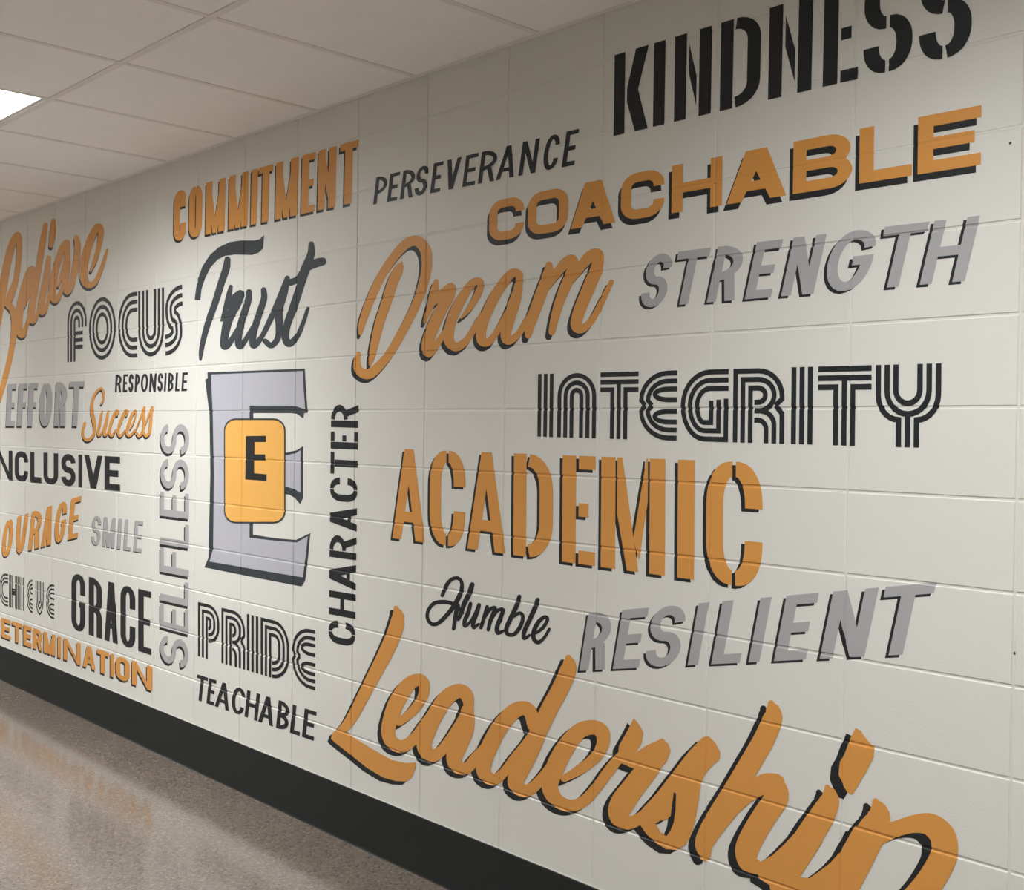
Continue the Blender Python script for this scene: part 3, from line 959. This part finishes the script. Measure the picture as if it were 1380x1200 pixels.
# Leadership, the largest word
A1 = (430, 810, 4.617)
A2 = (620, 870, 4.615)
A3 = (800, 940, 4.615)
A4 = (1000, 940, 4.6)
lead = [
    brush(A1, [(480, 45, 30), (492, 105, 78), (468, 205, 92), (405, 345, 88), (338, 475, 80), (265, 615, 72), (195, 745, 64), (130, 820, 50)]) +
    shape(A1, [(120, 798), (180, 828), (330, 920), (450, 990), (540, 1010), (602, 1006), (600, 1040), (578, 1098), (545, 1125), (480, 1122), (400, 1100), (300, 1040), (200, 960), (100, 882), (75, 858), (88, 820)]),
    brush(A1, [(500, 755, 50), (580, 690, 58), (645, 600, 62), (655, 520, 68), (620, 490, 74), (555, 525, 90), (490, 620, 98), (447, 730, 92), (432, 820, 86), (460, 885, 80), (525, 905, 78), (600, 850, 66), (660, 760, 56), (720, 680, 44)]),
    brush(A1, [(935, 690, 50), (925, 600, 78), (880, 560, 88), (805, 595, 98), (735, 690, 100), (675, 810, 102), (655, 905, 92), (695, 965, 82), (755, 940, 70), (805, 875, 58), (860, 790, 56), (915, 700, 56)]) +
    brush(A1, [(925, 680, 80), (910, 790, 112), (868, 900, 112), (842, 980, 98), (865, 1035, 80), (925, 1040, 72), (975, 975, 62), (1030, 910, 50)]),
    brush(A2, [(450, 500, 60), (440, 420, 85), (395, 390, 88), (325, 420, 98), (245, 515, 102), (185, 630, 104), (148, 735, 98), (158, 805, 84), (215, 835, 72), (275, 790, 60), (350, 690, 58), (430, 590, 56), (480, 500, 56)]) +
    brush(A2, [(675, 78, 40), (678, 140, 98), (630, 260, 106), (560, 390, 106), (490, 535, 106), (425, 680, 114), (368, 790, 112), (348, 860, 98), (395, 905, 80), (455, 885, 72), (520, 815, 62), (585, 725, 56)]),
    brush(A2, [(650, 828, 46), (745, 775, 62), (835, 705, 70), (888, 620, 78), (885, 540, 88), (825, 510, 90), (735, 540, 100), (645, 655, 114), (588, 775, 116), (560, 880, 102), (602, 962, 86), (685, 998, 76), (770, 970, 70), (850, 885, 66), (930, 780, 66), (1000, 690, 60)]),
    shape(A3, [(252, 130), (285, 170), (310, 220), (300, 285), (262, 345), (330, 300), (430, 255), (465, 290), (480, 335), (455, 400), (410, 450), (240, 440), (150, 400), (160, 300), (225, 185)]) +
    brush(A3, [(60, 500, 60), (130, 410, 60), (190, 350, 60)]) +
    brush(A3, [(400, 350, 120), (335, 450, 138), (250, 560, 140), (180, 660, 150), (160, 730, 130), (190, 780, 90), (260, 770, 76), (330, 720, 60)]),
    shape(A3, [(680, 250), (715, 240), (760, 285), (788, 340), (785, 385), (740, 425), (700, 470), (670, 530), (655, 640), (635, 760), (610, 850), (575, 915), (520, 950), (450, 945),
               (380, 900), (330, 850), (295, 800), (230, 790), (220, 745), (280, 720), (300, 700), (400, 590), (500, 460), (600, 330)]),
    brush(A3, [(1105, 38, 40), (1118, 120, 118), (1062, 260, 132), (982, 400, 134), (895, 550, 136), (808, 690, 138), (732, 820, 136), (690, 910, 116), (695, 985, 70)]) +
    brush(A3, [(760, 850, 60), (860, 700, 90), (960, 600, 110), (1060, 540, 125), (1130, 535, 125)]) +
    brush(A3, [(1125, 540, 130), (1140, 620, 150), (1070, 730, 152), (992, 860, 152), (955, 950, 146), (965, 1030, 116), (1020, 1060, 86)]) +
    [],
    brush(A4, [(530, 558, 34), (545, 635, 120), (492, 745, 158), (420, 860, 162), (340, 980, 164), (275, 1090, 164), (250, 1180, 150), (290, 1250, 110)]) +
    shape(A4, [(410, 720), (330, 840), (250, 925), (190, 980), (100, 1030), (100, 1120), (230, 1200), (600, 1200), (700, 1000), (770, 820),
               (700, 800), (610, 960), (545, 1030), (480, 1080), (420, 1122), (360, 1115), (500, 900)]) +
    shape(A4, [(705, 190), (735, 205), (775, 262), (820, 310), (818, 370), (772, 460), (685, 605), (655, 590), (625, 540), (600, 480), (608, 400), (640, 345), (670, 262)]),
    brush(A4, [(828, 645, 40), (852, 735, 140), (800, 840, 186), (738, 960, 196), (672, 1080, 204), (600, 1210, 204), (520, 1350, 190), (440, 1480, 150)]) +
    brush(A4, [(860, 850, 120), (960, 815, 100), (1070, 785, 112), (1170, 790, 140), (1245, 860, 158), (1255, 970, 168), (1200, 1090, 172), (1120, 1200, 172), (1000, 1300, 150), (860, 1330, 100)]),
]
sh_hole = shape(A3, [(385, 785), (415, 768), (452, 762), (480, 740), (500, 590), (515, 600), (512, 700), (500, 780), (480, 830), (455, 865), (420, 842)])
finish('huge orange brush script Leadership with black shadow at bottom right', lead, ORANGE, (.024, .018), .0013, {6: sh_hole})

# ------------------------------------------------------------------ school emblem: block letter E
K = (0, 0, 1)
outer = shape(K, [(279.5, 502), (411, 497), (412.5, 525), (414.8, 556.5), (410, 557), (409, 564.5), (400, 558), (392, 557), (354, 557), (341.5, 557), (341.5, 610.3), (384, 610.7),
                  (400, 607), (408.5, 601.5), (408.5, 671.5), (404.5, 680), (398, 672), (390, 667), (375, 665), (341.5, 663), (341, 720.8), (370, 725.5), (399, 728), (418.5, 718.5),
                  (415.5, 750), (411.5, 783), (406.5, 791), (340, 778), (275.5, 765), (281, 752), (283.5, 640), (282.5, 560), (276.5, 512), (280, 510)])
inner = shape(K, [(284.5, 505), (408.3, 500.3), (409.5, 525), (411.5, 552), (400, 548), (390, 547), (336.5, 547), (336.5, 614), (386, 614), (399, 611), (405, 607), (405, 664.5),
                  (398, 660), (386, 656), (336.5, 655), (336.5, 725), (370, 729), (400, 731.5), (415, 723), (412, 750), (408.3, 778.5), (340, 767), (282.5, 757), (287.5, 740), (288.5, 640), (287, 560)])
pts = np.array(outer[0])
emb = bpy.data.objects.new('school_emblem', None)
COL.objects.link(emb)
emb.location = (0, float(pts[:, 0].mean()), float(pts[:, 1].min()))
tag(emb, 'large grey block letter E emblem outlined in black with a gold panel', 'emblem')
ol = painted('outline', outer, SLATE, emb, .0004)
ol['label'] = 'black outline and thick lower shadow edge'
painted('block_letter', inner, LILAC, emb, .0008)
def rr(x0, y0, x1, y1, r, n=6):
    o = []
    for cx, cy, a in ((x1-r, y0+r, -90), (x1-r, y1-r, 0), (x0+r, y1-r, 90), (x0+r, y0+r, 180)):
        for k in range(n+1):
            t = math.radians(a+90*k/n)
            o.append((cx+r*math.cos(t), cy+r*math.sin(t)))
    return o
pe = painted('panel_edge', shape(K, rr(302, 564, 385, 706, 16)), SLATE, emb, .0011)
pe['label'] = 'thin dark edge of the gold panel'
pn = painted('panel', shape(K, rr(303.7, 566.5, 383.3, 703.5, 14.5)), GOLD, emb, .0014)
pn['label'] = 'plain gold panel'
pl = painted('panel_letter', shape(K, [(331.8, 588), (359, 587.5), (359, 596), (343.5, 596), (343.5, 612.5), (358, 612.5), (358, 621), (343, 621), (343, 638), (359.8, 639.5), (359.8, 648.5), (331, 646.5)]),
             BLACK, pn, .0017)
pl['label'] = 'black capital E on the gold panel'

# small screw left in the joint at the right edge, and a pinhole plug above
def screw(px, py, r, label):
    y, z = on_wall(px, py)
    v = [(-0.003, 0, 0)]
    for k in range(12):
        a = 2*math.pi*k/12
        v.append((-0.0022, 0.6*r*math.cos(a), 0.6*r*math.sin(a)))
    for k in range(12):
        a = 2*math.pi*k/12
        v.append((0.0012, r*math.cos(a), r*math.sin(a)))
    f = []
    for k in range(12):
        j = (k+1) % 12
        f.append((0, 1+j, 1+k))
        f.append((1+k, 1+j, 13+j, 13+k))
    o = link('wall_plug', mesh_data('wall_plug', v, f, SCREW), None, (joint_depth(y, z), y, z))
    tag(o, label, 'plug')
screw(1367.3, 881, .0042, 'small dark round plug in the wall joint at the right edge, beside RESILIENT')
screw(1361.5, 193, .0035, 'small dark round plug in the wall at the upper right, beside COACHABLE')
print('letters', NLET[0])
